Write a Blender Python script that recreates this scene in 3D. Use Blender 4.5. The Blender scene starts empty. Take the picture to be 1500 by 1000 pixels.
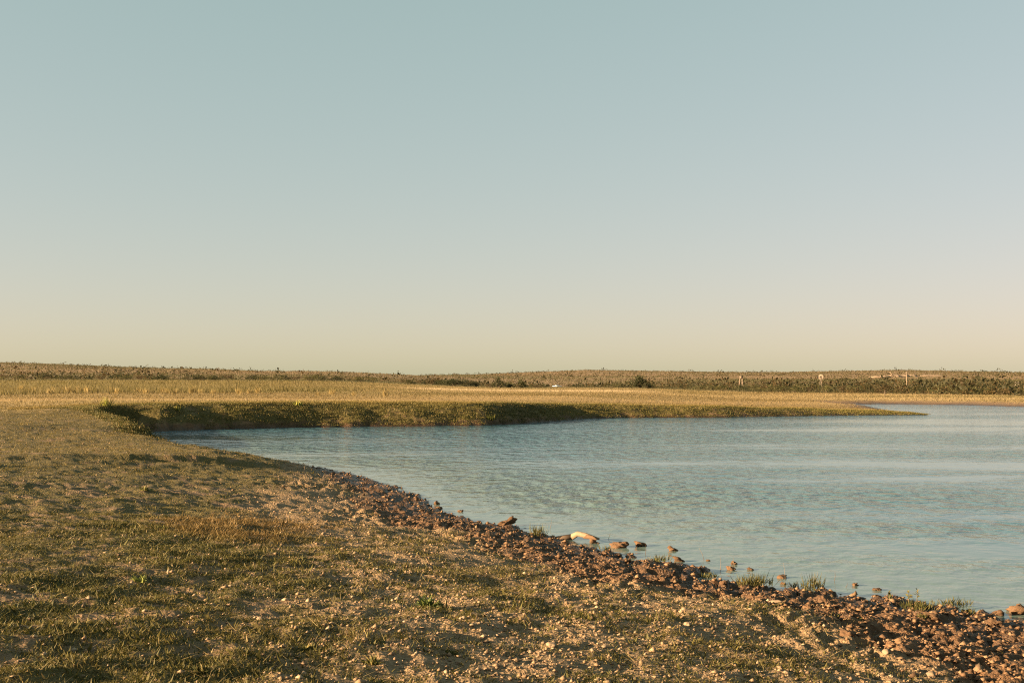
import bpy, math
import numpy as np
from mathutils import Vector

# ------------------------------------------------------------------ camera, sky, sun, exposure
SC = bpy.context.scene
COL = SC.collection
CAM_Z, F, HOR = 2.6, 1667.0, 556.0                  # metres above the water, focal length and horizon in photo pixels
PITCH = math.atan((HOR - 500) / F)
cam_d = bpy.data.cameras.new('camera'); cam_d.lens = 40.0; cam_d.sensor_width = 36.0
cam_d.clip_start = 0.1; cam_d.clip_end = 30000
cam = bpy.data.objects.new('camera', cam_d); COL.objects.link(cam)
cam.location = (0, 0, CAM_Z); cam.rotation_euler = (math.pi / 2 + PITCH, 0, 0)
SC.camera = cam

SUN_EL, SUN_AZ = math.radians(11.5), math.radians(-107.0)   # azimuth from +Y towards +X: left, a little behind
world = bpy.data.worlds.new('World'); SC.world = world; world.use_nodes = True
wn = world.node_tree; wn.nodes.clear()
wo = wn.nodes.new('ShaderNodeOutputWorld'); wb = wn.nodes.new('ShaderNodeBackground')
sky = wn.nodes.new('ShaderNodeTexSky'); sky.sky_type = 'NISHITA'; sky.sun_disc = False
sky.sun_elevation = SUN_EL; sky.sun_rotation = SUN_AZ
sky.air_density = 1.0; sky.dust_density = 1.0; sky.ozone_density = 1.0; sky.altitude = 300
# the whole sky in the soft, low-contrast tones of the photograph's film
ssep = wn.nodes.new('ShaderNodeSeparateColor'); scmb = wn.nodes.new('ShaderNodeCombineColor')
wn.links.new(sky.outputs[0], ssep.inputs[0])
for ch, (gam, mul) in enumerate(((.52, 1.350), (.33, 1.612), (.46, 1.265))):
    pw = wn.nodes.new('ShaderNodeMath'); pw.operation = 'POWER'; pw.inputs[1].default_value = gam
    mu = wn.nodes.new('ShaderNodeMath'); mu.operation = 'MULTIPLY'; mu.inputs[1].default_value = mul
    wn.links.new(ssep.outputs[ch], pw.inputs[0]); wn.links.new(pw.outputs[0], mu.inputs[0]); wn.links.new(mu.outputs[0], scmb.inputs[ch])
wb.inputs['Strength'].default_value = 0.05
wn.links.new(scmb.outputs[0], wb.inputs['Color']); wn.links.new(wb.outputs[0], wo.inputs['Surface'])

sd = bpy.data.lights.new('sun', 'SUN'); sd.energy = 5.0; sd.angle = math.radians(0.5); sd.color = (1.0, 0.72, 0.42)
sun = bpy.data.objects.new('sun', sd); COL.objects.link(sun)
to_sun = Vector((math.sin(SUN_AZ) * math.cos(SUN_EL), math.cos(SUN_AZ) * math.cos(SUN_EL), math.sin(SUN_EL)))
sun.rotation_euler = to_sun.to_track_quat('Z', 'Y').to_euler(); sun.location = (-30, -10, 20)

SC.view_settings.view_transform = 'Standard'; SC.view_settings.look = 'None'
SC.view_settings.exposure = 2.3; SC.view_settings.gamma = 1.0
SC.cycles.use_denoising = False
SC.cycles.max_bounces = 6
SC.cycles.filter_width = 1.15

# ------------------------------------------------------------------ helpers
RNG = np.random.default_rng(7)

def tag(o, label=None, cat=None, group=None, kind=None):
    if label: o['label'] = label
    if cat: o['category'] = cat
    if group: o['group'] = group
    if kind: o['kind'] = kind
    return o

def mesh_np(name, V, faces, mats, cols=None, smooth=False, attrs=None, midx=None):
    """V (n,3), faces (m,k) int array or list of such arrays"""
    me = bpy.data.meshes.new(name)
    if not isinstance(faces, list): faces = [faces]
    faces = [f for f in faces if len(f)]
    V = np.asarray(V, np.float32)
    me.vertices.add(len(V)); me.vertices.foreach_set('co', V.ravel())
    loops = np.concatenate([f.ravel() for f in faces]).astype(np.int32)
    tot = np.concatenate([np.full(len(f), f.shape[1], np.int32) for f in faces])
    start = np.concatenate([[0], np.cumsum(tot)[:-1]]).astype(np.int32)
    me.loops.add(len(loops)); me.loops.foreach_set('vertex_index', loops)
    me.polygons.add(len(tot)); me.polygons.foreach_set('loop_start', start); me.polygons.foreach_set('loop_total', tot)
    if smooth: me.polygons.foreach_set('use_smooth', np.ones(len(tot), bool))
    if midx is not None: me.polygons.foreach_set('material_index', np.asarray(midx, np.int32))
    if cols is not None:
        a = me.attributes.new('col', 'FLOAT_COLOR', 'POINT')
        c = np.ones((len(V), 4), np.float32); c[:, :3] = cols
        a.data.foreach_set('color', c.ravel())
    for k, v in (attrs or {}).items():
        a = me.attributes.new(k, 'FLOAT', 'POINT'); a.data.foreach_set('value', np.asarray(v, np.float32))
    for m in mats: me.materials.append(m)
    me.update(); me.validate()
    return me

def obj(name, me, parent=None, loc=None, rot=None, scale=None):
    o = bpy.data.objects.new(name, me); COL.objects.link(o)
    if parent: o.parent = parent
    if loc is not None: o.location = loc
    if rot is not None: o.rotation_euler = rot
    if scale is not None: o.scale = scale
    return o

# ---- noise
def _hash(ix, iy, seed):
    h = (ix.astype(np.int64) * 374761393 + iy.astype(np.int64) * 668265263 + seed * 1442695041) & 0xffffffff
    h = ((h ^ (h >> 13)) * 1274126177) & 0xffffffff
    h = ((h ^ (h >> 16)) * 2246822519) & 0xffffffff
    return ((h ^ (h >> 15)) & 0xffffff) / float(0xffffff)

def vnoise(x, y, seed=0):
    x = np.asarray(x, float); y = np.asarray(y, float)
    ix = np.floor(x); iy = np.floor(y); fx = x - ix; fy = y - iy
    ux = fx * fx * fx * (fx * (fx * 6 - 15) + 10); uy = fy * fy * fy * (fy * (fy * 6 - 15) + 10)
    a = _hash(ix, iy, seed); b = _hash(ix + 1, iy, seed); c = _hash(ix, iy + 1, seed); d = _hash(ix + 1, iy + 1, seed)
    return ((a * (1 - ux) + b * ux) * (1 - uy) + (c * (1 - ux) + d * ux) * uy) * 2 - 1

def fbm(x, y, seed=0, oct=4, gain=0.5):
    r = 0; amp = 1; tot = 0
    for i in range(oct):
        r = r + amp * vnoise(x * 2 ** i + 17.3 * i, y * 2 ** i - 9.1 * i, seed + i * 11); tot += amp; amp *= gain
    return r / tot

def worley(x, y, seed=0):
    """distance to the nearest of one jittered point per unit cell"""
    ix = np.floor(x); iy = np.floor(y); best = np.full(np.shape(x), 9.0)
    for dx in (-1, 0, 1):
        for dy in (-1, 0, 1):
            cx = ix + dx; cy = iy + dy
            d = (cx + _hash(cx, cy, seed) - x) ** 2 + (cy + _hash(cx, cy, seed + 7) - y) ** 2
            best = np.minimum(best, d)
    return np.sqrt(best)

def sstep(a, b, x):
    t = np.clip((x - a) / (b - a), 0, 1); return t * t * (3 - 2 * t)

# ---- pixels to places
cp, sp = math.cos(PITCH), math.sin(PITCH)
def ray(px, py):
    a = (px - 750) / F; b = (500 - py) / F
    return np.array([a, cp - b * sp, sp + b * cp])
def at_z(px, py, z=0.0):
    d = ray(px, py); t = (z - CAM_Z) / d[2]; return np.array([d[0] * t, d[1] * t, z])
def at_d(px, py, dist):
    d = ray(px, py); t = dist / d[1]; return np.array([d[0] * t, dist, CAM_Z + d[2] * t])

# ------------------------------------------------------------------ terrain
shore = []                                           # (x, y, bank width)
def sw(px, py, w): p = at_z(px, py); shore.append((p[0], p[1], w))
def sd_(px, dist, w): p = at_d(px, 500, dist); shore.append((p[0], p[1], w))
# near shore, from right to left
for px, py in [(1720, 1000), (1600, 962), (1520, 934), (1480, 918), (1420, 901), (1380, 897), (1340, 888), (1300, 880), (1240, 869),
               (1180, 861), (1130, 864), (1090, 857), (1030, 850), (990, 834), (930, 823), (880, 813), (830, 797),
               (790, 786), (745, 778), (700, 766), (650, 751), (620, 737), (590, 721), (560, 708)]:
    sw(px, py, 11.0)
for px, d, w in [(530, 30.6, 7), (470, 33.0, 4), (400, 35.0, 2.6), (330, 37.4, 2.2), (270, 40.2, 1.8), (228, 46.5, 1.7), (200, 51, 1.7), (172, 54.5, 1.7)]:
    sd_(px, d, w)
# far shore, left to right, out to the tip
sd_(168, 57, 2.0); sd_(190, 58.5, 2.0)
for px, py, w in [(228, 632, 2.4), (300, 629, 2.6), (400, 626.5, 2.8), (460, 625.5, 3.2), (540, 624.8, 3.8), (600, 624.2, 3.8), (660, 623.4, 3.6), (715, 622.8, 3.2), (745, 621.5, 2.8),
                  (800, 617.5, 2.6), (860, 613.2, 2.8), (920, 611.8, 3), (990, 611.4, 3), (1040, 611.2, 2.6), (1100, 610.3, 2.6), (1200, 609, 2.5), (1300, 608, 2.5),
                  (1362, 607.6, 2.0), (1335, 604.4, 3), (1296, 601, 4), (1290, 598, 4), (1262, 595.3, 4), (1225, 592.4, 4), (1300, 591.6, 5), (1400, 593, 5), (1500, 596, 5),
                  (1620, 600, 6)]:
    sw(px, py, w)
shore += [(66, 85, 6), (72, 60, 6), (60, 30, 6), (36, 12, 6), (20, 7, 6)]
SH = np.array(shore)

def shore_dist(x, y):
    """signed distance to the water's edge (positive on land), bank width and index of the nearest edge"""
    n = len(x); A = SH; B = np.roll(SH, -1, 0)
    best = np.full(n, 1e18); wid = np.zeros(n); idx = np.zeros(n, int); inside = np.zeros(n, bool)
    for i in range(len(A)):
        ax, ay, aw = A[i]; bx, by, bw = B[i]
        dx, dy = bx - ax, by - ay
        t = np.clip(((x - ax) * dx + (y - ay) * dy) / (dx * dx + dy * dy), 0, 1)
        d = (x - ax - t * dx) ** 2 + (y - ay - t * dy) ** 2
        m = d < best
        best[m] = d[m]; wid[m] = (aw + (bw - aw) * t)[m]; idx[m] = i
        c = ((ay > y) != (by > y))
        with np.errstate(divide='ignore', invalid='ignore'):
            xi = ax + (y - ay) / (dy if abs(dy) > 1e-9 else 1e-9) * dx
        inside ^= c & (x < xi)
    s = np.sqrt(best); s[inside] *= -1
    return s, wid, idx

PC = np.array([(0, 3, .95), (0, 8, .85), (4, 9, .72), (-5, 8, .98), (-10, 20, .95), (-4, 20, .8), (-9, 35, .62), (-14, 40, .75), (-20, 40, 1.05), (-18, 48, 1.02),
               (-23, 58, 1.2), (-26, 66, 1.3), (-18, 62, 1.32), (-10, 66, 1.3), (-4, 68, 1.25), (0, 69, 1.17), (4, 76, 1.0), (6, 80, .85), (12, 83, .72), (20, 86, .5), (26, 87, .3),
               (31, 86, .12), (28, 95, .25), (20, 112, .45), (0, 110, 1.05), (-40, 110, 1.3), (40, 125, .4), (60, 120, .35), (-60, 60, 1.4), (30, 5, .6), (-30, 10, 1.2)])
SKY = np.array([(0, 531), (100, 534), (200, 538), (300, 540), (400, 544), (500, 549), (560, 551), (640, 549), (700, 547), (780, 543), (860, 540),
                (960, 542), (1060, 544), (1150, 544), (1250, 542), (1320, 541), (1400, 543), (1500, 545)], float)
R_HILL = 1400.0
PL = np.array([(100, 1.3), (250, 1.3), (400, 1.9), (600, 3.2), (1000, 11)], float)
PM = np.array([(110, 1.1), (300, 0.0), (500, -1.1), (690, -2.1), (900, 2.5), (1100, 6.0)], float)
PR = np.array([(120, .4), (170, .2), (250, -.2), (330, -.8), (450, -1.5), (650, .2), (980, 3.3), (1150, 7.6)], float)

def far_profile(px, r):
    ysk = np.interp(px, SKY[:, 0], SKY[:, 1]) + 1.6
    H = CAM_Z + (HOR - ysk) * R_HILL / F
    def prof(P):
        z = np.interp(r, P[:, 0], P[:, 1])
        last = P[-1]
        m = r > last[0]
        z = np.where(m, last[1] + (H - last[1]) * np.clip((r - last[0]) / (R_HILL - last[0]), 0, 1), z)
        return z
    wl = 1 - sstep(430, 800, px); wr = sstep(880, 1120, px); wm = 1 - wl - wr
    zl, zm, zr = prof(PL), prof(PM), prof(PR)
    z = wl * zl + wm * zm + wr * zr
    # hill profile is never above the sight line to the skyline
    z = np.minimum(z, CAM_Z + (HOR - ysk) * r / F + np.where(r < 900, 5.0, 0))
    return np.where(r > R_HILL, H - (r - R_HILL) * 0.03, z).clip(-30, None)

def lumps(x, y, s, r):
    """small relief: trampled clods by the water, soft hummocks inland"""
    near = 1 - sstep(60, 90, r)
    q = 0.5 + 0.5 * fbm(x * .5, y * .5, 61, 2)
    mud = sstep(-0.35, 0.15, s) * (1 - sstep(1.4, 3.1, s + 1.2 * fbm(x * .4, y * .4, 5, 2)))
    hoof = np.abs(fbm(x * 3.4, y * 3.4, 31, 3))
    z = near * (0.035 * fbm(x * .8, y * .8, 3, 3) + 0.033 * fbm(x * 2.8, y * 2.8, 9, 3, .55) * (.5 + q) + 0.026 * fbm(x * 8, y * 8, 13, 3, .6))
    mud = mud * (1 - .85 * sstep(25, 33, r))
    z = z + near * mud * (0.055 * fbm(x * 4.5, y * 4.5, 23, 4, .65) + 0.062 * (.55 - worley(x * 7 + .5 * fbm(x * 4, y * 4, 33, 2), y * 7 + .5 * fbm(x * 4, y * 4, 34, 2), 35)) * (.55 + .9 * fbm(x * 1.1, y * 1.1, 37, 2)) + .03 * (.5 - worley(x * 17, y * 17, 39)) - 0.11 * (0.22 - hoof).clip(0, None) / .22 + 0.04)
    return z * sstep(-1.2, 0.3, s)

def terrain(x, y, full=False):
    x = np.asarray(x, float); y = np.asarray(y, float)
    shp = x.shape; x = x.ravel(); y = y.ravel()
    r = np.hypot(x, y)
    s0, wid, idx = shore_dist(x, y)
    rag = np.clip((r - 4) / 10, .3, 1.0)
    s = s0 + rag * (0.34 * fbm(x * .9, y * .9, 41, 3) + 0.20 * fbm(x * 3.1, y * 3.1, 44, 2)) * (1 - sstep(70, 110, r) * .2)
    s = s + np.where(y > 50, .9 * fbm(x * .22, y * .22, 47, 3) * sstep(.2, 1.5, s0), 0)
    # plateau height
    P = np.zeros_like(x); W = np.zeros_like(x)
    for cx, cy, ch in PC:
        w = 1 / (((x - cx) ** 2 + (y - cy) ** 2) + 6.0) ** 1.6
        P += w * ch; W += w
    P /= W
    px = 750 + F * x / np.maximum(y, 1e-3)
    px = np.where(y > 1, px, np.where(x < 0, 0, 1500)).clip(0, 1500)
    t = np.clip(s / wid, 0, 1)
    bank = np.where(wid > 6.5, 1 - (1 - t) ** 1.5, 1 - (1 - t) ** 2)
    bank = bank * np.where(r < 45, .7 + .3 * sstep(0, 3.0, s), 1)
    fr = sstep(100, 150, r)
    P = P * (1 - fr) + far_profile(px, r) * fr
    z = np.where(s > 0, P * bank, np.maximum(s * .22, -1.2))
    z = z + lumps(x, y, s, r)
    far_rel = sstep(250, 700, r)
    z = z + far_rel * (0.8 * fbm(x * .008, y * .008, 71, 3)) * (r < R_HILL + 200)
    if full: return z, s, idx, P, px, r
    return z.reshape(shp)

def tz(x, y): return float(terrain(np.array([x]), np.array([y]))[0])

_ts = np.concatenate([np.geomspace(4.5, 100, 2600), np.geomspace(100.1, 1500, 900)])
def hit(px, py):
    """first place where the sight line through a pixel meets the ground or the water"""
    d = ray(px, py); X = d[0] * _ts; Y = d[1] * _ts; Z = CAM_Z + d[2] * _ts
    g = np.maximum(terrain(X, Y), 0.0)
    k = np.argmax(Z <= g)
    return np.array([X[k], Y[k], g[k]])

# ------------------------------------------------------------------ materials
def new_mat(name):
    m = bpy.data.materials.new(name); m.use_nodes = True
    nt = m.node_tree; nt.nodes.clear()
    out = nt.nodes.new('ShaderNodeOutputMaterial')
    return m, nt, out

def node(nt, typ, **kw):
    n = nt.nodes.new(typ)
    for k, v in kw.items():
        if k.startswith('i_'):
            key = k[2:]; n.inputs[int(key) if key.isdigit() else key].default_value = v
        else: setattr(n, k, v)
    return n

def mixc(nt, fac, a, b, blend='MIX'):
    n = nt.nodes.new('ShaderNodeMix'); n.data_type = 'RGBA'; n.blend_type = blend
    for sock, v in ((0, fac), (6, a), (7, b)):
        if hasattr(v, 'is_linked') or isinstance(v, bpy.types.NodeSocket): nt.links.new(v, n.inputs[sock])
        else: n.inputs[sock].default_value = (*v, 1) if isinstance(v, tuple) and len(v) == 3 else v
    return n.outputs[2]

def math_n(nt, op, a, b=None, clamp=False):
    n = nt.nodes.new('ShaderNodeMath'); n.operation = op; n.use_clamp = clamp
    for i, v in ((0, a), (1, b)):
        if v is None: continue
        if isinstance(v, bpy.types.NodeSocket): nt.links.new(v, n.inputs[i])
        else: n.inputs[i].default_value = v
    return n.outputs[0]

def noise_n(nt, scale, detail=4, rough=.6, vec=None):
    n = node(nt, 'ShaderNodeTexNoise', i_Scale=scale, i_Detail=detail, i_Roughness=rough)
    if vec is None:
        g = nt.nodes.new('ShaderNodeNewGeometry'); vec = g.outputs['Position']
    nt.links.new(vec, n.inputs['Vector']); return n.outputs['Fac']

def ramp_n(nt, fac, lo, hi):
    n = node(nt, 'ShaderNodeMapRange', i_1=lo, i_2=hi); n.clamp = True
    nt.links.new(fac, n.inputs[0]); return n.outputs[0]

def attr_n(nt, name, out='Fac'):
    n = node(nt, 'ShaderNodeAttribute', attribute_name=name); return n.outputs[out]

def leaf_mat(name, trans=0.25, rough=.65, tint=(.82, .83, .66)):
    m, nt, out = new_mat(name)
    c = attr_n(nt, 'col', 'Color')
    oi = nt.nodes.new('ShaderNodeObjectInfo')
    c = mixc(nt, 1.0, c, tint, 'MULTIPLY')
    hs = node(nt, 'ShaderNodeHueSaturation'); nt.links.new(c, hs.inputs['Color'])
    nt.links.new(ramp_n(nt, oi.outputs['Random'], -1.2, 1.6), hs.inputs['Value']); hs.inputs['Value'].default_value = 1
    v = math_n(nt, 'ADD', math_n(nt, 'MULTIPLY', oi.outputs['Random'], .5), .75); nt.links.new(v, hs.inputs['Value'])
    b = node(nt, 'ShaderNodeBsdfPrincipled', i_Roughness=rough); b.inputs['Specular IOR Level'].default_value = .25
    nt.links.new(hs.outputs[0], b.inputs['Base Color'])
    t = nt.nodes.new('ShaderNodeBsdfTranslucent'); nt.links.new(hs.outputs[0], t.inputs['Color'])
    ms = node(nt, 'ShaderNodeMixShader', i_0=trans)
    nt.links.new(b.outputs[0], ms.inputs[1]); nt.links.new(t.outputs[0], ms.inputs[2]); nt.links.new(ms.outputs[0], out.inputs[0])
    return m

def plain_mat(name, col, rough=.7, metal=0.0, var=.25, scale=8.0, bump=.0, use_attr=False, objvar=.3):
    m, nt, out = new_mat(name)
    tc = nt.nodes.new('ShaderNodeTexCoord')
    n = noise_n(nt, scale, 5, .6, tc.outputs['Object'])
    base = attr_n(nt, 'col', 'Color') if use_attr else col
    d = math_n(nt, 'ADD', math_n(nt, 'MULTIPLY', n, 2 * var), 1 - var)
    oi = nt.nodes.new('ShaderNodeObjectInfo')
    d = math_n(nt, 'MULTIPLY', d, math_n(nt, 'ADD', math_n(nt, 'MULTIPLY', oi.outputs['Random'], objvar), 1 - objvar / 2))
    cc = nt.nodes.new('ShaderNodeCombineColor')
    for i in range(3): nt.links.new(d, cc.inputs[i])
    c = mixc(nt, 1.0, base, cc.outputs[0], 'MULTIPLY'); c = mixc(nt, 1.0, c, (.86, .86, .86), 'MULTIPLY')
    b = node(nt, 'ShaderNodeBsdfPrincipled', i_Roughness=rough, i_Metallic=metal); b.inputs['Specular IOR Level'].default_value = .3
    nt.links.new(c, b.inputs['Base Color'])
    if bump:
        bp = node(nt, 'ShaderNodeBump', i_Strength=bump, i_Distance=.02); nt.links.new(n, bp.inputs['Height']); nt.links.new(bp.outputs[0], b.inputs['Normal'])
    nt.links.new(b.outputs[0], out.inputs[0])
    return m

def ground_material():
    m, nt, out = new_mat('ground_soil')
    n1 = noise_n(nt, .9, 6, .65); n2 = noise_n(nt, 7, 5, .65); n3 = noise_n(nt, 38, 4, .7); n4 = noise_n(nt, .06, 5, .6)
    soil = mixc(nt, ramp_n(nt, n2, .3, .7), (.125, .078, .043), (.255, .165, .09))
    soil = mixc(nt, math_n(nt, 'MULTIPLY', ramp_n(nt, n3, .45, .75), .55), soil, (.34, .235, .14))
    moss = mixc(nt, ramp_n(nt, n3, .35, .65), (.06, .050, .016), (.17, .130, .042))
    gm = ramp_n(nt, math_n(nt, 'ADD', attr_n(nt, 'green'), math_n(nt, 'MULTIPLY', math_n(nt, 'SUBTRACT', n2, .5), .9)), .35, .65)
    c = mixc(nt, gm, soil, moss)
    grav = mixc(nt, ramp_n(nt, n3, .35, .7), (.18, .120, .066), (.315, .222, .132))
    c = mixc(nt, ramp_n(nt, math_n(nt, 'ADD', attr_n(nt, 'gravel'), math_n(nt, 'MULTIPLY', math_n(nt, 'SUBTRACT', n2, .5), .6)), .3, .8), c, grav)
    mud = mixc(nt, ramp_n(nt, n2, .3, .7), (.082, .044, .022), (.19, .106, .053))
    mud = mixc(nt, math_n(nt, 'MULTIPLY', ramp_n(nt, n3, .5, .8), .5), mud, (.25, .148, .078))
    c = mixc(nt, ramp_n(nt, math_n(nt, 'ADD', attr_n(nt, 'mud'), math_n(nt, 'MULTIPLY', math_n(nt, 'SUBTRACT', n1, .5), .5)), .3, .7), c, mud)
    gold = mixc(nt, ramp_n(nt, n4, .35, .65), (.27, .185, .07), (.37, .265, .115))
    c = mixc(nt, attr_n(nt, 'gold'), c, gold)
    hill = mixc(nt, ramp_n(nt, noise_n(nt, .02, 6, .7), .35, .65), (.21, .135, .065), (.33, .215, .125))
    c = mixc(nt, attr_n(nt, 'hill'), c, hill)
    wet = attr_n(nt, 'wet')
    c = mixc(nt, math_n(nt, 'MULTIPLY', wet, .7), c, (.03, .018, .011))
    b = node(nt, 'ShaderNodeBsdfPrincipled'); b.inputs['Specular IOR Level'].default_value = .3
    c = mixc(nt, 1.0, c, (.89, .85, .79), 'MULTIPLY')
    nt.links.new(c, b.inputs['Base Color'])
    nt.links.new(math_n(nt, 'SUBTRACT', .92, math_n(nt, 'MULTIPLY', wet, .55)), b.inputs['Roughness'])
    def cells(scale):
        v = node(nt, 'ShaderNodeTexVoronoi', i_Scale=scale); g = nt.nodes.new('ShaderNodeNewGeometry'); nt.links.new(g.outputs['Position'], v.inputs['Vector'])
        return math_n(nt, 'SUBTRACT', 1.0, v.outputs['Distance'])
    hgt = math_n(nt, 'ADD', math_n(nt, 'MULTIPLY', cells(24), 1.2), math_n(nt, 'MULTIPLY', cells(55), .6))
    hgt = math_n(nt, 'ADD', hgt, math_n(nt, 'ADD', math_n(nt, 'MULTIPLY', n3, .9), math_n(nt, 'MULTIPLY', n2, 1.5)))
    bp = node(nt, 'ShaderNodeBump', i_Strength=1.0, i_Distance=.017)
    nt.links.new(hgt, bp.inputs['Height'])
    nt.links.new(bp.outputs[0], b.inputs['Normal'])
    nt.links.new(b.outputs[0], out.inputs[0])
    return m

def water_material():
    m, nt, out = new_mat('pond_surface')
    g = nt.nodes.new('ShaderNodeNewGeometry'); pos = g.outputs['Position']
    def mapped(sx, sy, rz=0.0):
        mp = nt.nodes.new('ShaderNodeMapping'); mp.inputs['Scale'].default_value = (sx, sy, 1); mp.inputs['Rotation'].default_value = (0, 0, rz)
        nt.links.new(pos, mp.inputs['Vector']); return mp.outputs[0]
    fine = noise_n(nt, 1.0, 3, .55, mapped(4.2, 3.4, .22))
    mid = noise_n(nt, 1.0, 2, .5, mapped(1.7, 1.3, .12))
    # wind patches: streaks drawn out along the shore
    patch = noise_n(nt, 1.0, 4, .6, mapped(.03, .11, -.1))
    amp = math_n(nt, 'MULTIPLY', ramp_n(nt, patch, .39, .55), attr_n(nt, 'open'))
    amp = math_n(nt, 'ADD', math_n(nt, 'MULTIPLY', amp, .92), .08)
    h = math_n(nt, 'ADD', math_n(nt, 'MULTIPLY', math_n(nt, 'MULTIPLY', fine, .10), attr_n(nt, 'fine')), math_n(nt, 'MULTIPLY', mid, .26))
    bp = node(nt, 'ShaderNodeBump', i_Distance=1.0)
    nt.links.new(h, bp.inputs['Height']); nt.links.new(amp, bp.inputs['Strength'])
    b = node(nt, 'ShaderNodeBsdfPrincipled', i_Roughness=.09, i_IOR=1.333)
    nt.links.new(mixc(nt, attr_n(nt, 'deep'), (.125, .170, .145), (.050, .118, .15)), b.inputs['Base Color'])   # silty shallows, clearer depths
    nt.links.new(bp.outputs[0], b.inputs['Normal'])
    nt.links.new(b.outputs[0], out.inputs[0])
    return m

M = {'ground': ground_material(), 'water': water_material(),
     'leaf': leaf_mat('grass_blades', .3), 'straw': leaf_mat('dry_grass_blades', .5, tint=(.80, .81, .80)), 'shrub': leaf_mat('shrub_leaves', .45, tint=(.60, .67, .62)),
     'stone': plain_mat('pebble_stone', None, .85, use_attr=True, scale=40, bump=.4),
     'clod': plain_mat('dried_mud', (.15, .084, .044), .95, scale=14, var=.4, bump=.8, objvar=.5),
     'limestone': plain_mat('pale_stone', (.27, .19, .12), .85, scale=14, var=.25, bump=.4),
     'wood': plain_mat('weathered_wood', (.30, .215, .135), .8, scale=12, var=.3, bump=.4),
     'twig': plain_mat('dark_twig', (.12, .08, .05), .8),
     'bark': plain_mat('bark', (.10, .075, .05), .9),
     'galv': plain_mat('galvanised_metal', (.21, .165, .125), .5, .2, var=.1),
     'vane': plain_mat('bright_vane', (.25, .21, .16), .4, .2, var=.05),
     'pole': plain_mat('pole_wood', (.20, .15, .108), .8),
     'white': plain_mat('white_car_paint', (.8, .8, .76), .3, var=.04),
     'glass': plain_mat('dark_car_glass', (.02, .025, .03), .1, var=.05),
     'rubber': plain_mat('tyre_rubber', (.02, .02, .02), .8),
     'lamp': plain_mat('lamp_lens', (.6, .5, .4), .2),
     'caliche': plain_mat('pale_rubble', (.28, .20, .135), .95, scale=.3, var=.25, bump=.4)}

# ------------------------------------------------------------------ ground sheet
def ground_attrs(x, y, z, s, idx, px, r):
    nearland = 1 - sstep(75, 100, r)
    sn = s + 1.3 * fbm(x * .35, y * .35, 91, 3)
    farside = (y > 55) | (np.hypot(x, y) > 56)
    mw = np.interp(r, [12, 20, 27, 31, 36, 40], [2.3, 1.9, 1.5, .9, .5, .25])
    gw = np.interp(r, [8, 14, 20, 26, 31, 36, 40], [8.5, 6.6, 4.6, 3.2, 2.2, 1.0, .5])
    sn = s + .42 * mw * fbm(x * .35, y * .35, 91, 3)
    mud = 1 - sstep(.62 * mw, 1.2 * mw, sn)
    mud = np.where(farside, (1 - sstep(.15, .5, s)), mud)
    gravel = (1 - mud) * (1 - sstep(.62 * gw, 1.1 * gw, sn)) * (~farside)
    green = np.clip(.66 + .16 * fbm(x * .30, y * .30, 101, 3) + .34 * fbm(x * 1.5, y * 1.5, 105, 2) + .55 * fbm(x * 5.0, y * 5.0, 103, 3, .65) - .20 * gravel - .9 * mud + .12 * sstep(20, 30, r), 0, 1)
    gold = sstep(2.4, 4.2, s) * farside * (1 - sstep(900, 1100, r)) * sstep(50, 66, r)
    hill = sstep(330, 560, r)
    wet = (1 - sstep(.03, .24, z)) * (1 - .5 * sstep(.5, 1.8, s))
    return dict(mud=mud * nearland + (1 - nearland) * (s < .25), gravel=gravel * nearland, green=green * nearland, gold=gold, hill=hill, wet=wet * (r < 150))

def build_ground():
    a0 = np.radians(np.concatenate([np.linspace(-32, 32, 545), np.linspace(36, 324, 70)]))
    rr = np.concatenate([np.linspace(.6, 5, 10)[:-1], np.geomspace(5, 9, 75)[:-1], np.geomspace(9, 22, 235)[:-1], np.geomspace(22, 30, 50)[:-1], np.geomspace(30, 54, 70)[:-1], np.geomspace(54, 92, 95)[:-1],
                         np.geomspace(92, 160, 36)[:-1], np.geomspace(160, 1600, 70)[:-1], np.geomspace(1600, 9000, 12)])
    A, Rr = np.meshgrid(a0, rr)
    X = (np.sin(A) * Rr).ravel(); Y = (np.cos(A) * Rr).ravel()
    Z, s, idx, P, px, r = terrain(X, Y, True)
    nr, na = len(rr), len(a0)
    i = np.arange(nr - 1)[:, None] * na; j = np.arange(na)[None, :]; j2 = (j + 1) % na
    Q = np.stack([i + j, i + na + j, i + na + j2, i + j2], -1).reshape(-1, 4)
    V = np.stack([X, Y, Z], 1)
    at = ground_attrs(X, Y, Z, s, idx, px, r)
    c = len(V); V = np.vstack([V, [0, 0, .95]])
    at = {k: np.append(v, 0) for k, v in at.items()}
    T = np.stack([np.arange(na), (np.arange(na) + 1) % na, np.full(na, c)], 1)
    T = T[:, ::-1]
    me = mesh_np('ground', V, [Q[:, ::-1], T], [M['ground']], smooth=True, attrs=at)
    # face up
    o = obj('ground', me); tag(o, 'grassy pasture running from the muddy shore to the far hills', 'ground', kind='structure')
    return o
build_ground()

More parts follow.
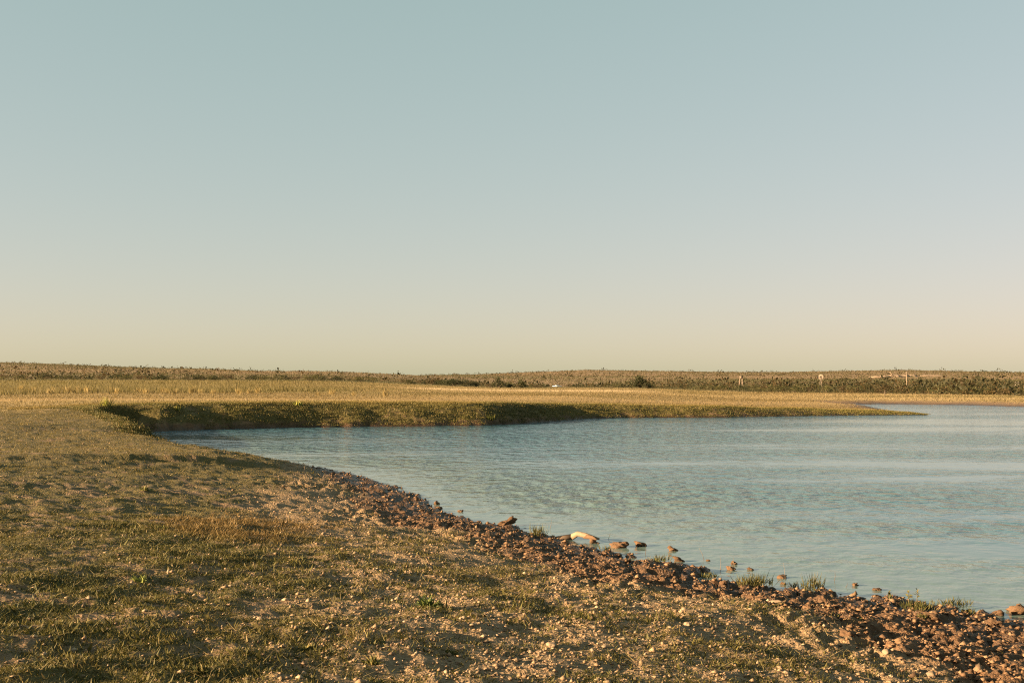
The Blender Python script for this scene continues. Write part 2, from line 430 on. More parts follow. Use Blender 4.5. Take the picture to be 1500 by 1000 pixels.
def build_water():
    a0 = np.radians(np.linspace(-70, 88, 240)); rr = np.geomspace(6, 140, 220)
    A, Rr = np.meshgrid(a0, rr); X = (np.sin(A) * Rr).ravel(); Y = (np.cos(A) * Rr).ravel()
    s, _, _ = shore_dist(X, Y)
    na = len(a0); i = np.arange(len(rr) - 1)[:, None] * na; j = np.arange(na - 1)[None, :]
    Q = np.stack([i + j, i + j + 1, i + na + j + 1, i + na + j], -1).reshape(-1, 4)
    keep = (s[Q] < 1.2).any(1); Q = Q[keep]
    u, inv = np.unique(Q, return_inverse=True); Q = inv.reshape(-1, 4)
    op = np.maximum(sstep(.2, 4, -s) * sstep(11, 23, np.hypot(X, Y)) * .92 + .08, sstep(38, 50, np.hypot(X, Y)) * .9)
    V = np.stack([X, Y, np.zeros_like(X)], 1)[u]
    o = obj('water', mesh_np('water', V, Q[:, ::-1], [M['water']], smooth=True, attrs={'deep': np.maximum(sstep(.2, 9, -s), sstep(40, 60, np.hypot(X, Y)))[u], 'open': op[u], 'fine': (1 - .5 * sstep(25, 60, np.hypot(X, Y)))[u]}))
    tag(o, 'rippled blue pond water inside the muddy shore', 'water', kind='structure')
build_water()

# ------------------------------------------------------------------ grass
PAL = np.array([(.075, .070, .020), (.115, .098, .030), (.155, .118, .042), (.20, .142, .060), (.27, .19, .095), (.17, .10, .045)])

def kites(C, ax, up, L, Wd, cols):
    """leaf-shaped quads: C base, ax growth direction, up roughly the face normal"""
    side = np.cross(ax, up); side /= np.linalg.norm(side, axis=1, keepdims=True) + 1e-9
    n = np.cross(side, ax)
    L = L[:, None]; Wd = Wd[:, None]
    p0 = C; p1 = C + ax * L * .5 + side * Wd * .5 + n * L * .10; p3 = C + ax * L * .5 - side * Wd * .5 + n * L * .10; p2 = C + ax * L
    V = np.stack([p0, p1, p2, p3], 1).reshape(-1, 3)
    Q = np.arange(len(C) * 4).reshape(-1, 4)
    return V, Q, np.repeat(cols, 4, 0)

def blades(C, ax, L, Wd, cols, rng):
    th = rng.uniform(0, 2 * np.pi, len(C)); side = np.stack([np.cos(th), np.sin(th), np.zeros_like(th)], 1) * (Wd * .5)[:, None]
    V = np.stack([C - side, C + side, C + ax * L[:, None]], 1).reshape(-1, 3)
    return V, np.arange(len(C) * 3).reshape(-1, 3), np.repeat(cols, 3, 0)

def rand_dirs(n, lean_lo, lean_hi, rng):
    th = rng.uniform(0, 2 * np.pi, n); le = np.radians(rng.uniform(lean_lo, lean_hi, n))
    return np.stack([np.sin(le) * np.cos(th), np.sin(le) * np.sin(th), np.cos(le)], 1)

def sample_polar(n, r0, r1, amax=31, power=1.0, rng=RNG):
    a = np.radians(rng.uniform(-amax, amax, n)); u = rng.random(n)
    r = r0 * (r1 / r0) ** u if power == 0 else (r0 ** power + u * (r1 ** power - r0 ** power)) ** (1 / power)
    return np.sin(a) * r, np.cos(a) * r

def near_grass():
    rng = np.random.default_rng(11)
    x, y = sample_polar(125000, 5.5, 66, 31, .15, rng)
    x2, y2 = sample_polar(135000, 5.5, 18, 31, .8, rng); x3, y3 = sample_polar(40000, 24, 64, 31, 1.2, rng)
    x = np.concatenate([x, x2, x3]); y = np.concatenate([y, y2, y3])
    z, s, idx, P, px, r = terrain(x, y, True)
    at = ground_attrs(x, y, z, s, idx, px, r)
    near = ~((y > 55) | (r > 56)) | (x < -19.5)
    dens = np.clip(at['green'] * 2.0 - .62, .03, 1) * (1 - .95 * at['mud'])
    keep = near & (s > .25) & (rng.random(len(x)) < dens)
    x, y, z, s, r = x[keep], y[keep], z[keep], s[keep], r[keep]
    nb = 9
    n = len(x)
    rep = np.repeat(np.arange(n), nb)
    N = len(rep)
    spread = (.030 + .0016 * r)[rep]
    C = np.stack([x[rep] + rng.normal(0, 1, N) * spread, y[rep] + rng.normal(0, 1, N) * spread, z[rep] - .006], 1)
    big = np.clip(.5 + fbm(x * .6, y * .6, 201, 2), .2, 1.2)
    L = rng.gamma(4.0, .0044, N) * (.8 + .5 * big[rep]) * (1 + .011 * r[rep]); Wd = np.maximum(L * rng.uniform(.2, .45, N), .0006 * r[rep])
    ax = rand_dirs(N, 22, 86, rng)
    up = rand_dirs(N, 0, 40, rng)
    tone = .5 + .5 * fbm(x * .45, y * .45, 211, 3)[rep] + .5 * fbm(x * 3.5, y * 3.5, 213, 2)[rep] + rng.normal(0, .28, N)
    red = sstep(.0, .8, 1.15 - np.hypot((x + 3.8) / 1.5, (y - 17.0) / 2.9) + .5 * fbm(x * .8, y * .8, 219, 2))[rep]
    k = np.clip(1.8 - tone * 1.5 + 1.2 * sstep(20, 36, r)[rep], 0, 3.999); k0 = k.astype(int); f = (k - k0)[:, None]
    cols = PAL[k0] * (1 - f) + PAL[np.minimum(k0 + 1, 4)] * f
    dry = rng.random(N) < .10; L = np.where(dry, L * .7, L)
    cols[dry] = PAL[4] * .9
    cols = cols * (1 - .6 * red[:, None]) + np.array((.25, .14, .065)) * .6 * red[:, None]
    cols *= rng.uniform(.7, 1.25, (N, 1))
    L = L * (1 + .7 * red); 
    # dead stems and straw lying about
    ns = 5200; q = rng.integers(0, n, ns)
    C = np.vstack([C, np.stack([x[q] + rng.normal(0, .1, ns), y[q] + rng.normal(0, .1, ns), z[q] + rng.uniform(.0, .03, ns)], 1)])
    ax = np.vstack([ax, rand_dirs(ns, 55, 92, rng)]); L = np.append(L, rng.uniform(.05, .16, ns)); Wd = np.append(Wd, np.maximum(.004, .0006 * r[q]))
    cols = np.vstack([cols, np.array((.42, .31, .17)) * rng.uniform(.6, 1.1, (ns, 1))])
    V, Q, cc = blades(C, ax, L, Wd, cols, rng)
    o = obj('short_grass', mesh_np('short_grass', V, Q, [M['leaf']], cc))
    tag(o, 'short patchy green and straw coloured grass on the near bank', 'grass', kind='stuff')
    return len(Q)
n_tri = {}
n_tri['near_grass'] = near_grass()

def field_grass():
    rng = np.random.default_rng(21)
    # mown and tall golden grass behind the far bank
    x, y = sample_polar(440000, 58, 640, 31, .05, rng)
    z, s, idx, P, px, r = terrain(x, y, True)
    far = (y > 55) & (s > 2.6 + 1.2 * fbm(x * .5, y * .5, 411, 2))
    tall_start = np.interp(px, [0, 300, 600, 900, 1100, 1500], [105, 112, 140, 170, 190, 118])
    tall = sstep(0, 8, r - tall_start + 10 * fbm(x * .08, y * .08, 301, 2))
    brush = np.interp(px, [0, 300, 500, 660, 760, 850, 940, 1100, 1300, 1500], [430, 430, 410, 400, 420, 470, 430, 250, 215, 180])
    keep = far & (r < brush * 1.05)
    x, y, z, r, tall, px, s = x[keep], y[keep], z[keep], r[keep], tall[keep], px[keep], s[keep]
    n = len(x)
    leftish = 1 - sstep(350, 700, px)
    L = rng.uniform(.06, .14, n) + tall * rng.uniform(.05, .32, n) * (.4 + .9 * leftish) * (1 + .6 * fbm(x * .12, y * .12, 303, 2))
    L = L * (1 + r * .0012)
    Wd = np.maximum(.025, r * .0005) * rng.uniform(.7, 1.5, n)
    ax = rand_dirs(n, 3, 32, rng)
    up = rand_dirs(n, 60, 90, rng)
    t = .5 + 1.5 * fbm(x * .016, y * .085, 305, 4) + rng.normal(0, .18, n)
    t = np.clip(t, 0, 1)[:, None]
    g1 = np.array((.205, .15, .060)); g2 = np.array((.40, .30, .155))
    cols = g1 * (1 - t) + g2 * t
    grn = (sstep(-.05, .5, fbm(x * .035, y * .09, 307, 3) + .35 * leftish * tall) * .75)[:, None]
    grn = np.clip(grn + (.45 * leftish * tall)[:, None], 0, .8)
    cols = cols * (1 - grn) + np.array((.165, .14, .05)) * grn
    pale = (sstep(0, 10, r - 165) * (1 - sstep(0, 25, r - 225)) * sstep(560, 640, px) * (1 - sstep(880, 1020, px)))[:, None]
    cols = cols * (1 - pale) + np.array((.52, .40, .24)) * pale
    track = (np.exp(-((r - np.interp(px, [0, 500, 900, 1300], [84, 92, 105, 112]) + 3 * fbm(x * .03, y * .03, 311, 2)) / 7) ** 2) * .7)[:, None]
    cols = cols * (1 - track) + np.array((.41, .285, .145)) * track
    L = L * (1 - .5 * track[:, 0])
    cols *= rng.uniform(.8, 1.15, (n, 1))
    V, Q, cc = blades(np.stack([x, y, z - .01], 1), ax, L, Wd, cols, rng)
    o = obj('pasture_grass', mesh_np('pasture_grass', V, Q, [M['straw']], cc))
    tag(o, 'golden dry grass of the pasture behind the far bank', 'grass', kind='stuff')
    return len(Q)
n_tri['field'] = field_grass()

def hill_grass():
    rng = np.random.default_rng(27)
    x, y = sample_polar(230000, 260, 1460, 30, .2, rng)
    z, s, idx, P, px, r = terrain(x, y, True)
    brush = np.interp(px, [0, 300, 500, 660, 760, 850, 940, 1100, 1300, 1500], [430, 430, 410, 400, 420, 470, 430, 250, 215, 180])
    k = (r > brush * .98) & ~((px > 803) & (px < 829) & (r > 560) & (r < 705)); x, y, z, r, px = x[k], y[k], z[k], r[k], px[k]; n = len(x)
    L = rng.uniform(.25, .6, n) * (1 + r * .0006); Wd = r * .0007 * rng.uniform(.7, 1.6, n)
    t = np.clip(.5 + .9 * fbm(x * .006, y * .012, 331, 4) + rng.normal(0, .15, n), 0, 1)[:, None]
    cols = np.array((.105, .090, .042)) * (1 - t) + np.array((.19, .142, .082)) * t
    gr = sstep(-.1, .5, fbm(x * .004, y * .010, 333, 3) + .25 * sstep(700, 400, r))[:, None] * .7
    cols = cols * (1 - gr) + np.array((.095, .094, .040)) * gr
    cols *= rng.uniform(.85, 1.15, (n, 1))
    V, Q, cc = blades(np.stack([x, y, z - .05], 1), rand_dirs(n, 2, 30, rng), L, Wd, cols, rng)
    o = obj('hill_grass', mesh_np('hill_grass', V, Q, [M['straw']], cc)); tag(o, 'dry brownish grass between the brush on the far hills', 'grass', kind='stuff')
    return len(Q)
n_tri['hill'] = hill_grass()

def bank_weeds():
    rng = np.random.default_rng(31)
    x, y = sample_polar(260000, 44, 92, 29, .5, rng)
    z, s, idx, P, px, r = terrain(x, y, True)
    keep = (s > .05) & (s < 5.0) & ((y > 55) | ((x < -12) & (s < 1.8))) & (fbm(x * .7, y * .7, 401, 3) + .35 * sstep(.2, 1, s) + .4 * sstep(430, 520, px) > -.12)
    x, y, z, r, s, px = x[keep], y[keep], z[keep], r[keep], s[keep], px[keep]
    n = len(x); nb = 13; rep = np.repeat(np.arange(n), nb); N = len(rep)
    sp_ = .15
    hgt = np.clip(.5 + .9 * fbm(x * .8, y * .8, 403, 2), .1, 1.3) * (1 - sstep(2.2, 4.2, s) * .8)
    C = np.stack([x[rep] + rng.normal(0, sp_, N), y[rep] + rng.normal(0, sp_, N), z[rep] + rng.random(N) * .06 * hgt[rep]], 1)
    L = rng.uniform(.035, .085, N); Wd = np.maximum(L * rng.uniform(.35, .7, N), .028)
    ax = rand_dirs(N, 5, 75, rng)
    t = np.clip(.5 + .8 * fbm(x * .25, y * .25, 405, 2)[rep] + rng.normal(0, .25, N), 0, 1)[:, None]
    cols = np.array((.085, .085, .026)) * (1 - t) + np.array((.22, .19, .062)) * t
    top = sstep(2.0, 4.2, s + .8 * fbm(x * .5, y * .5, 407, 2))[rep][:, None]; dry = (rng.random(N) < .25)[:, None]
    cols = np.where(dry, np.array((.28, .20, .085)), cols)
    cols = cols * (1 - .8 * top) + np.array((.36, .25, .095)) * .8 * top
    cols *= rng.uniform(.7, 1.25, (N, 1))
    V, Q, cc = blades(C, ax, L, Wd, cols, rng)
    o = obj('bank_weeds', mesh_np('bank_weeds', V, Q, [M['leaf']], cc))
    tag(o, 'low green weeds matting the steep far bank', 'weeds', kind='stuff')
    return len(Q)
n_tri['bank'] = bank_weeds()

# ------------------------------------------------------------------ stones and clods
def ico(sub=0):
    t = (1 + 5 ** .5) / 2
    V = np.array([(-1, t, 0), (1, t, 0), (-1, -t, 0), (1, -t, 0), (0, -1, t), (0, 1, t), (0, -1, -t), (0, 1, -t), (t, 0, -1), (t, 0, 1), (-t, 0, -1), (-t, 0, 1)], float)
    Fc = [(0, 11, 5), (0, 5, 1), (0, 1, 7), (0, 7, 10), (0, 10, 11), (1, 5, 9), (5, 11, 4), (11, 10, 2), (10, 7, 6), (7, 1, 8), (3, 9, 4), (3, 4, 2), (3, 2, 6), (3, 6, 8), (3, 8, 9), (4, 9, 5), (2, 4, 11), (6, 2, 10), (8, 6, 7), (9, 8, 1)]
    V /= np.linalg.norm(V, axis=1, keepdims=True)
    for _ in range(sub):
        V = list(map(tuple, V)); cache = {}; nf = []
        def mid(a, b):
            k = (min(a, b), max(a, b))
            if k not in cache:
                m = np.array(V[a]) + np.array(V[b]); V.append(tuple(m / np.linalg.norm(m))); cache[k] = len(V) - 1
            return cache[k]
        for a, b, c in Fc:
            ab, bc, ca = mid(a, b), mid(b, c), mid(c, a); nf += [(a, ab, ca), (b, bc, ab), (c, ca, bc), (ab, bc, ca)]
        Fc = nf; V = np.array(V)
    return np.array(V), np.array(Fc)

def rubble(name, label, cat, n, r0, r1, weight, size, pal, seed, sink=.25):
    rng = np.random.default_rng(seed)
    x, y = sample_polar(n, r0, r1, 30, .1, rng)
    z, s, idx, P, px, r = terrain(x, y, True); at = ground_attrs(x, y, z, s, idx, px, r)
    k = weight(x, y, s, r, at, rng)
    x, y, z, r = x[k], y[k], z[k], r[k]; n = len(x)
    V0 = np.array([(1, 0, 0), (-1, 0, 0), (0, 1, 0), (0, -1, 0), (.1, .1, 1), (-.1, 0, -.8)], float); F0 = np.array([(0, 2, 4), (2, 1, 4), (1, 3, 4), (3, 0, 4), (2, 0, 5), (1, 2, 5), (3, 1, 5), (0, 3, 5)])
    nv = len(V0)
    sz = size(rng, n, r)
    V = V0[None] * (1 + rng.uniform(-.30, .30, (n, nv, 1)) + rng.normal(0, .18, (n, nv, 3)))
    V = V * np.stack([rng.uniform(.7, 1.4, n), rng.uniform(.7, 1.4, n), rng.uniform(.45, .9, n)], 1)[:, None, :] * sz[:, None, None]
    a = rng.uniform(0, 6.28, n); ca, sa = np.cos(a)[:, None], np.sin(a)[:, None]
    Vx = V[..., 0] * ca - V[..., 1] * sa + x[:, None]; Vy = V[..., 0] * sa + V[..., 1] * ca + y[:, None]; Vz = V[..., 2] + (z + sz * sink)[:, None]
    Vt = np.stack([Vx, Vy, Vz], -1).reshape(-1, 3)
    Fa = (F0[None] + (np.arange(n) * nv)[:, None, None]).reshape(-1, 3)
    c = pal[rng.integers(0, len(pal), n)] * rng.uniform(.7, 1.25, (n, 1))
    o = obj(name, mesh_np(name, Vt, Fa, [M['stone']], np.repeat(c, nv, 0)))
    tag(o, label, cat, kind='stuff')
    return len(Fa)

GP = np.array([(.30, .20, .115), (.26, .17, .095), (.35, .25, .155), (.22, .14, .08), (.28, .185, .105)])
MP = np.array([(.15, .084, .042), (.11, .061, .031), (.18, .104, .053), (.22, .135, .073)])
n_tri['gravel'] = rubble('gravel', 'pale gravel strewn between the grass and the mud', 'gravel', 120000, 6, 45,
    lambda x, y, s, r, at, g: (s > .5) & (g.random(len(x)) < np.clip(at['gravel'] * .45 + .06 * (1 - at['mud']), 0, .6)) & ~(y > 55),
    lambda g, n, r: np.clip(g.lognormal(math.log(.0095), .42, n), .005, .026) * (1 + .014 * r), GP, 51)
n_tri['clods'] = rubble('mud_crumbs', 'small crumbs of dark mud along the trampled shore', 'mud', 150000, 7, 48,
    lambda x, y, s, r, at, g: (s > -.12) & (g.random(len(x)) < at['mud'] * .6) & ~(y > 55),
    lambda g, n, r: np.clip(g.lognormal(math.log(.014), .45, n), .006, .04) * (1 + .010 * r), MP, 53)

def lump_mesh(name, mat, seed, flat=.65, rough=.35):
    rng = np.random.default_rng(seed); V, Fc = ico(2)
    o = rng.uniform(0, 50, 3)
    n = fbm(V[:, 0] * 1.6 + o[0] + V[:, 2] * .7, V[:, 1] * 1.6 + o[1] - V[:, 2] * .9, seed, 3)
    n2 = vnoise(V[:, 0] * 5 + o[2] + V[:, 2] * 3, V[:, 1] * 5 + V[:, 2] * 2, seed + 5)
    V = V * (1 + rough * 1.4 * n + rough * .45 * n2)[:, None]
    V[:, 2] *= flat; V[:, 0] *= rng.uniform(.8, 1.25)
    return mesh_np(name, V, Fc, [mat], smooth=False)
CLODS = [lump_mesh('mud_clod', M['clod'], 600 + i, .5, rough=.6) for i in range(8)]
STONES = [lump_mesh('stone', M['limestone'], 640 + i, .6, .22) for i in range(6)]

def put_lump(kind, me, x, y, z, sz, rng, label, cat, group=None, rot=None):
    o = obj(kind, me, loc=(x, y, z), rot=(rng.normal(0, .2), rng.normal(0, .2), rng.uniform(0, 6.28) if rot is None else rot), scale=(sz, sz, sz * rng.uniform(.8, 1.15)))
    return tag(o, label, cat, group)

def shore_lumps():
    rng = np.random.default_rng(77)
    # the clods that stand in the water, one by one: pixel, width in pixels, label
    for px, py, w, lab in [
        (740, 770, 26, 'knobbly reddish clod standing at the water edge left of the driftwood'),
        (909, 801, 25, 'largest rounded mud clod standing in the shallows, right of the driftwood'),
        (940, 799, 19, 'dark flat clod in the water just right of the rounded clod'),
        (985, 806, 17, 'small reddish clod alone farthest out in the water'),
        (870, 795, 14, 'low grassy clod between the driftwood and the rounded clod'),
        (995, 822, 18, 'low brown clod at the water edge below the lone reddish clod'),
        (1037, 821, 7, 'tiny mud crumb in the water left of the paired crumbs'),
        (1076, 826, 12, 'upper of two paired mud crumbs in the shallows'),
        (1072, 834, 15, 'lower of two paired mud crumbs in the shallows'),
        (1099, 834, 10, 'single small crumb in the water above the thick grass tuft'),
        (1145, 846, 13, 'thin mud sliver in the water beside the thick grass tuft'),
        (1147, 855, 8, 'small round crumb in the inlet between two grass tufts'),
        (1284, 864, 12, 'dark round clod on the small mud spit at right'),
        (1252, 857, 11, 'dark sliver of mud in the water above the mud spit'),
        (640, 738, 12, 'small dark clod in the water off the narrow shore'),
        (643, 745, 10, 'flat mud crumb at the water edge below a small dark clod'),
        (674, 749, 9, 'lone crumb in the water beside the brown mud bank'),
        (1494, 897, 34, 'low reddish mud hump in the water at the right edge'),
        (1463, 900, 20, 'flat dark mud patch in the water near the right edge')]:
        p = at_z(px, py, 0.0); sz = w * p[1] / F / 2.3
        put_lump('mud_clod', CLODS[rng.integers(8)], p[0], p[1], sz * .22, sz, rng, lab, 'clod')
    # countable clods on the trampled strip
    x, y = sample_polar(9000, 8.5, 34, 26, .4, rng)
    z, s, idx, P, px, r = terrain(x, y, True); at = ground_attrs(x, y, z, s, idx, px, r)
    k = np.where((s > -.05) & (at['mud'] > .35) & (px < 1540) & (z > -.02))[0]
    for i in k[:130]:
        sz = float(np.clip(rng.lognormal(math.log(.026), .45), .014, .075)) * (1 + .008 * r[i])
        sec = 'far narrow' if px[i] < 800 else ('middle' if px[i] < 1150 else 'near right')
        put_lump('mud_clod', CLODS[rng.integers(8)], x[i], y[i], z[i] + sz * .02, sz, rng, f'brown mud clod on the {sec} part of the trampled shore strip', 'clod', f'mud clods on the {sec} shore strip')
    k = np.where((s > .8) & (at['gravel'] > .4) & (px > 380) & (px < 1540))[0]
    for i in k[:60]:
        sz = float(np.clip(rng.lognormal(math.log(.018), .38), .010, .036)) * (1 + .008 * r[i])
        sec = 'left' if px[i] < 750 else ('middle' if px[i] < 1100 else 'right')
        put_lump('stone', STONES[rng.integers(6)], x[i], y[i], z[i] + sz * .25, sz, rng, f'pale stone on the {sec} part of the gravelly strip above the mud', 'stone', f'pale stones on the {sec} gravel strip')
    p = hit(1136, 889)
    o = put_lump('stone', STONES[0], p[0], p[1], p[2] + .05, .06, rng, 'bright oblong cream stone lying alone on dark mud', 'stone', rot=-.5); o.scale = (.085, .035, .035)
    p = hit(1298, 958)
    put_lump('stone', STONES[2], p[0], p[1], p[2] + .015, .034, rng, 'rounded tan stone at the foot of the right mud strip', 'stone')
shore_lumps()

# ------------------------------------------------------------------ tufts, stems, driftwood
def tube(pts, rads, n=6):
    pts = np.asarray(pts, float); V = []; Q = []
    for i, p in enumerate(pts):
        d = pts[min(i + 1, len(pts) - 1)] - pts[max(i - 1, 0)]; d /= np.linalg.norm(d)
        a = np.cross(d, (0, 0, 1) if abs(d[2]) < .9 else (1, 0, 0)); a /= np.linalg.norm(a); b = np.cross(d, a)
        for k in range(n):
            t = 2 * math.pi * k / n; V.append(p + rads[i] * (math.cos(t) * a + math.sin(t) * b))
    for i in range(len(pts) - 1):
        for k in range(n): Q.append((i * n + k, i * n + (k + 1) % n, (i + 1) * n + (k + 1) % n, (i + 1) * n + k))
    V.append(pts[0]); V.append(pts[-1]); c0, c1 = len(V) - 2, len(V) - 1; L = (len(pts) - 1) * n
    T = [(c0, (k + 1) % n, k) for k in range(n)] + [(c1, L + k, L + (k + 1) % n) for k in range(n)]
    return np.array(V), np.array(Q), np.array(T)

def join(parts):
    Vs, Fs, off = [], {}, 0
    for V, *fs in parts:
        for f in fs:
            if len(f): Fs.setdefault(f.shape[1], []).append(f + off)
        Vs.append(V); off += len(V)
    return np.vstack(Vs), [np.vstack(v) for v in Fs.values()]

def tuft_mesh(name, rng, n, rad, hgt, cols, lean=(2, 45), wide=.006):
    C = np.stack([np.clip(rng.normal(0, rad, n), -1.7 * rad, 1.7 * rad), np.clip(rng.normal(0, rad * .7, n), -1.2 * rad, 1.2 * rad), np.full(n, -.01)], 1)
    L = hgt * rng.uniform(.4, 1.0, n); ax = rand_dirs(n, lean[0], lean[1], rng); ax[:, 0] += C[:, 0] / (rad + 1e-6) * .12
    ax /= np.linalg.norm(ax, axis=1, keepdims=True)
    cols = np.asarray(cols)[rng.integers(0, len(cols), n)] * rng.uniform(.75, 1.25, (n, 1))
    V, Q, cc = kites(C, ax, rand_dirs(n, 30, 90, rng), L, np.full(n, wide) * rng.uniform(.7, 1.4, n), cols)
    return mesh_np(name, V, Q, [M['leaf']], cc)

GREENS = [(.105, .105, .035), (.15, .135, .048), (.20, .155, .065), (.08, .08, .028)]
STRAW = [(.42, .31, .14), (.34, .24, .10), (.5, .38, .2)]
def tufts():
    rng = np.random.default_rng(83)
    for px, py, wpx, hpx, n, lab in [
        (1105, 858, 60, 22, 190, 'thick yellow-green grass tuft at the water edge, left of the mud inlet'),
        (1040, 846, 32, 10, 80, 'low green grass tuft on the mud above the small inlet'),
        (1190, 865, 34, 28, 70, 'tall sparse grass tuft rising from the inlet at the water edge'),
        (1165, 862, 30, 14, 45, 'thin low grass in the shallow inlet beside the tall sparse tuft'),
        (1345, 892, 52, 16, 120, 'spreading olive grass tuft on the right shore below leafy sprigs'),
        (1398, 886, 66, 12, 120, 'flat mat of green grass capping the mud hump at right'),
        (1352, 905, 18, 8, 60, 'small bright yellow-green tuft on the mud below the olive tuft'),
        (1425, 900, 30, 10, 50, 'short grass fringe at the water edge right of the grass mat'),
        (788, 786, 28, 20, 80, 'leafy yellow-green tuft at the water edge left of the driftwood'),
        (965, 822, 38, 12, 90, 'low grassy tuft on the shore below the lone reddish clod'),
        (888, 806, 22, 10, 45, 'small grass tuft in shallow water below the driftwood')]:
        p = hit(px, py); k = p[1] / F
        t = obj('grass_tuft', tuft_mesh('grass_tuft', rng, int(n * 1.3), wpx * k * .22, hpx * k * 1.15, GREENS, wide=.008), loc=p)
        tag(t, lab, 'grass tuft')
    # leafy weeds on the near bank
    for px, py, wpx, n, cl, lab in [
        (213, 718, 16, 40, [(.24, .22, .08), (.30, .27, .12)], 'small pale leafy weed upslope on the left bank'),
        (204, 852, 24, 26, [(.22, .24, .07), (.27, .28, .10)], 'bright green broad-leaved weed in the left foreground'),
        (237, 775, 14, 30, [(.24, .23, .07)], 'yellow-green leafy weed between the two larger left weeds'),
        (452, 952, 22, 60, GREENS, 'bright grass sprout in the lower left foreground'),
        (295, 985, 26, 70, GREENS, 'star-shaped grass sprout near the bottom left'),
        (545, 972, 24, 60, GREENS, 'spiky grass sprout beside a dark hollow at the bottom'),
        (628, 888, 30, 60, [(.10, .13, .05), (.16, .18, .06)], 'dark green weed clump in the middle foreground'),
        (660, 958, 20, 50, GREENS, 'upright grass sprout in the bottom centre')]:
        p = hit(px, py); k = p[1] / F
        t = obj('leafy_weed', tuft_mesh('leafy_weed', rng, n, wpx * k * .18, wpx * k * .75, cl, lean=(20, 80), wide=wpx * k * .13), loc=p)
        tag(t, lab, 'weed')
    # dry stalk on the left shore and thin stems in the water
    def stem(name, base, tip, r, mat, lab, cat, bend=.04):
        base = np.array(base); tip = np.array(tip); m = (base + tip) / 2 + np.array([bend, 0, .01])
        V, Q, T = tube([base, m, tip], [r, r * .8, r * .35], 5)
        o = obj(name, mesh_np(name, V - base, [Q, T], [mat]), loc=base); tag(o, lab, cat)
    b = hit(438, 704); t = at_d(447, 681, b[1])
    stem('dry_stalk', b - np.array([0, 0, .02]), t, .012, M['wood'], 'leaning straw-coloured stalk by the narrow left shore', 'stalk')
    for px, py, tx, ty, lab in [
        (1032, 820, 1024, 802, 'thin leaning stem in the water left of the paired crumbs'),
        (1055, 836, 1055, 815, 'upright hair-thin stem in the water beside the paired crumbs'),
        (1073, 832, 1074, 816, 'short stem standing on the paired mud crumbs'),
        (1150, 862, 1148, 824, 'tallest thin stem in the water by the inlet'),
        (1222, 850, 1223, 836, 'short dark stem standing alone in the open water'),
        (1237, 860, 1242, 853, 'tiny slanting twig in the water right of the sparse tuft'),
        (895, 815, 898, 790, 'bent grass stem rising left of the rounded clod'),
        (805, 775, 808, 760, 'short stem rising above the left end of the driftwood'),
        (890, 789, 894, 780, 'short dark twig in the water right of the driftwood'),
        (1476, 912, 1480, 902, 'forked dark twig at the water edge at far right'),
        (945, 812, 946, 796, 'thin stem between the dark flat clod and the shore')]:
        b = at_z(px, py, 0.0); t = at_d(tx, ty, b[1])
        stem('weed_stem', b - np.array([0, 0, .03]), t, .0035, M['twig'] if 'dark' in lab or 'twig' in lab else M['pole'], lab, 'stem', bend=.01)
    # sprigs with leaves above the olive tuft
    for px, py, tx, ty, lab in [(1305, 885, 1302, 868, 'leafy pale sprig at left of the olive grass tuft'),
                                (1332, 888, 1330, 864, 'leafy sprig straight above the olive grass tuft'),
                                (1343, 888, 1344, 864, 'tallest leafy sprig at right above the olive tuft')]:
        b = hit(px, py); t = at_d(tx, ty, b[1]); k = b[1] / F
        e = obj('leafy_sprig', None, loc=b); tag(e, lab, 'sprig')
        d = t - b
        V, Q, T = tube([(0, 0, -.02), d * .5, d], [.004, .003, .0015], 5)
        obj('stem', mesh_np('stem', V, [Q, T], [M['pole']]), e)
        n = 14; u = rng.uniform(.4, 1.0, n)[:, None]
        V, Q, cc = kites(u * d, rand_dirs(n, 30, 90, rng), rand_dirs(n, 0, 60, rng), np.full(n, .05) * rng.uniform(.6, 1.2, n), np.full(n, .022), np.array(GREENS)[rng.integers(0, 4, n)] * 1.1)
        obj('leaves', mesh_np('leaves', V, Q, [M['leaf']], cc), e)
    # driftwood: a low arched branch with a dark end, half in the water
    P0 = [at_z(804, 789, 0.0), at_z(822, 788, .02), at_z(838, 786, .05)]
    P1 = [at_d(838, 786, P0[2][1]), at_d(846, 781.5, P0[2][1] - .05), at_d(858, 784, P0[2][1] - .15), at_d(878, 789, P0[2][1] - .25)]
    base = P0[1].copy(); base[2] = 0
    e = obj('driftwood', None, loc=base); tag(e, 'pale arched driftwood branch lying in the shallows', 'driftwood')
    V, Q, T = tube(np.array(P0) - base, [.02, .045, .05], 7); o = obj('root_end', mesh_np('root_end', V, [Q, T], [M['twig']]), e); o['label'] = 'dark wet butt end of the driftwood'
    V, Q, T = tube(np.array(P1) - base, [.05, .045, .045, .015], 7); obj('branch', mesh_np('branch', V, [Q, T], [M['wood']], smooth=True), e)
    pp = np.array([at_d(856, 785, P0[2][1] - .12), at_d(868, 787, P0[2][1] - .3), at_d(874, 790, P0[2][1] - .45)]) - base
    V, Q, T = tube(pp, [.04, .035, .01], 6); obj('side_branch', mesh_np('side_branch', V, [Q, T], [M['clod']]), e)
tufts()

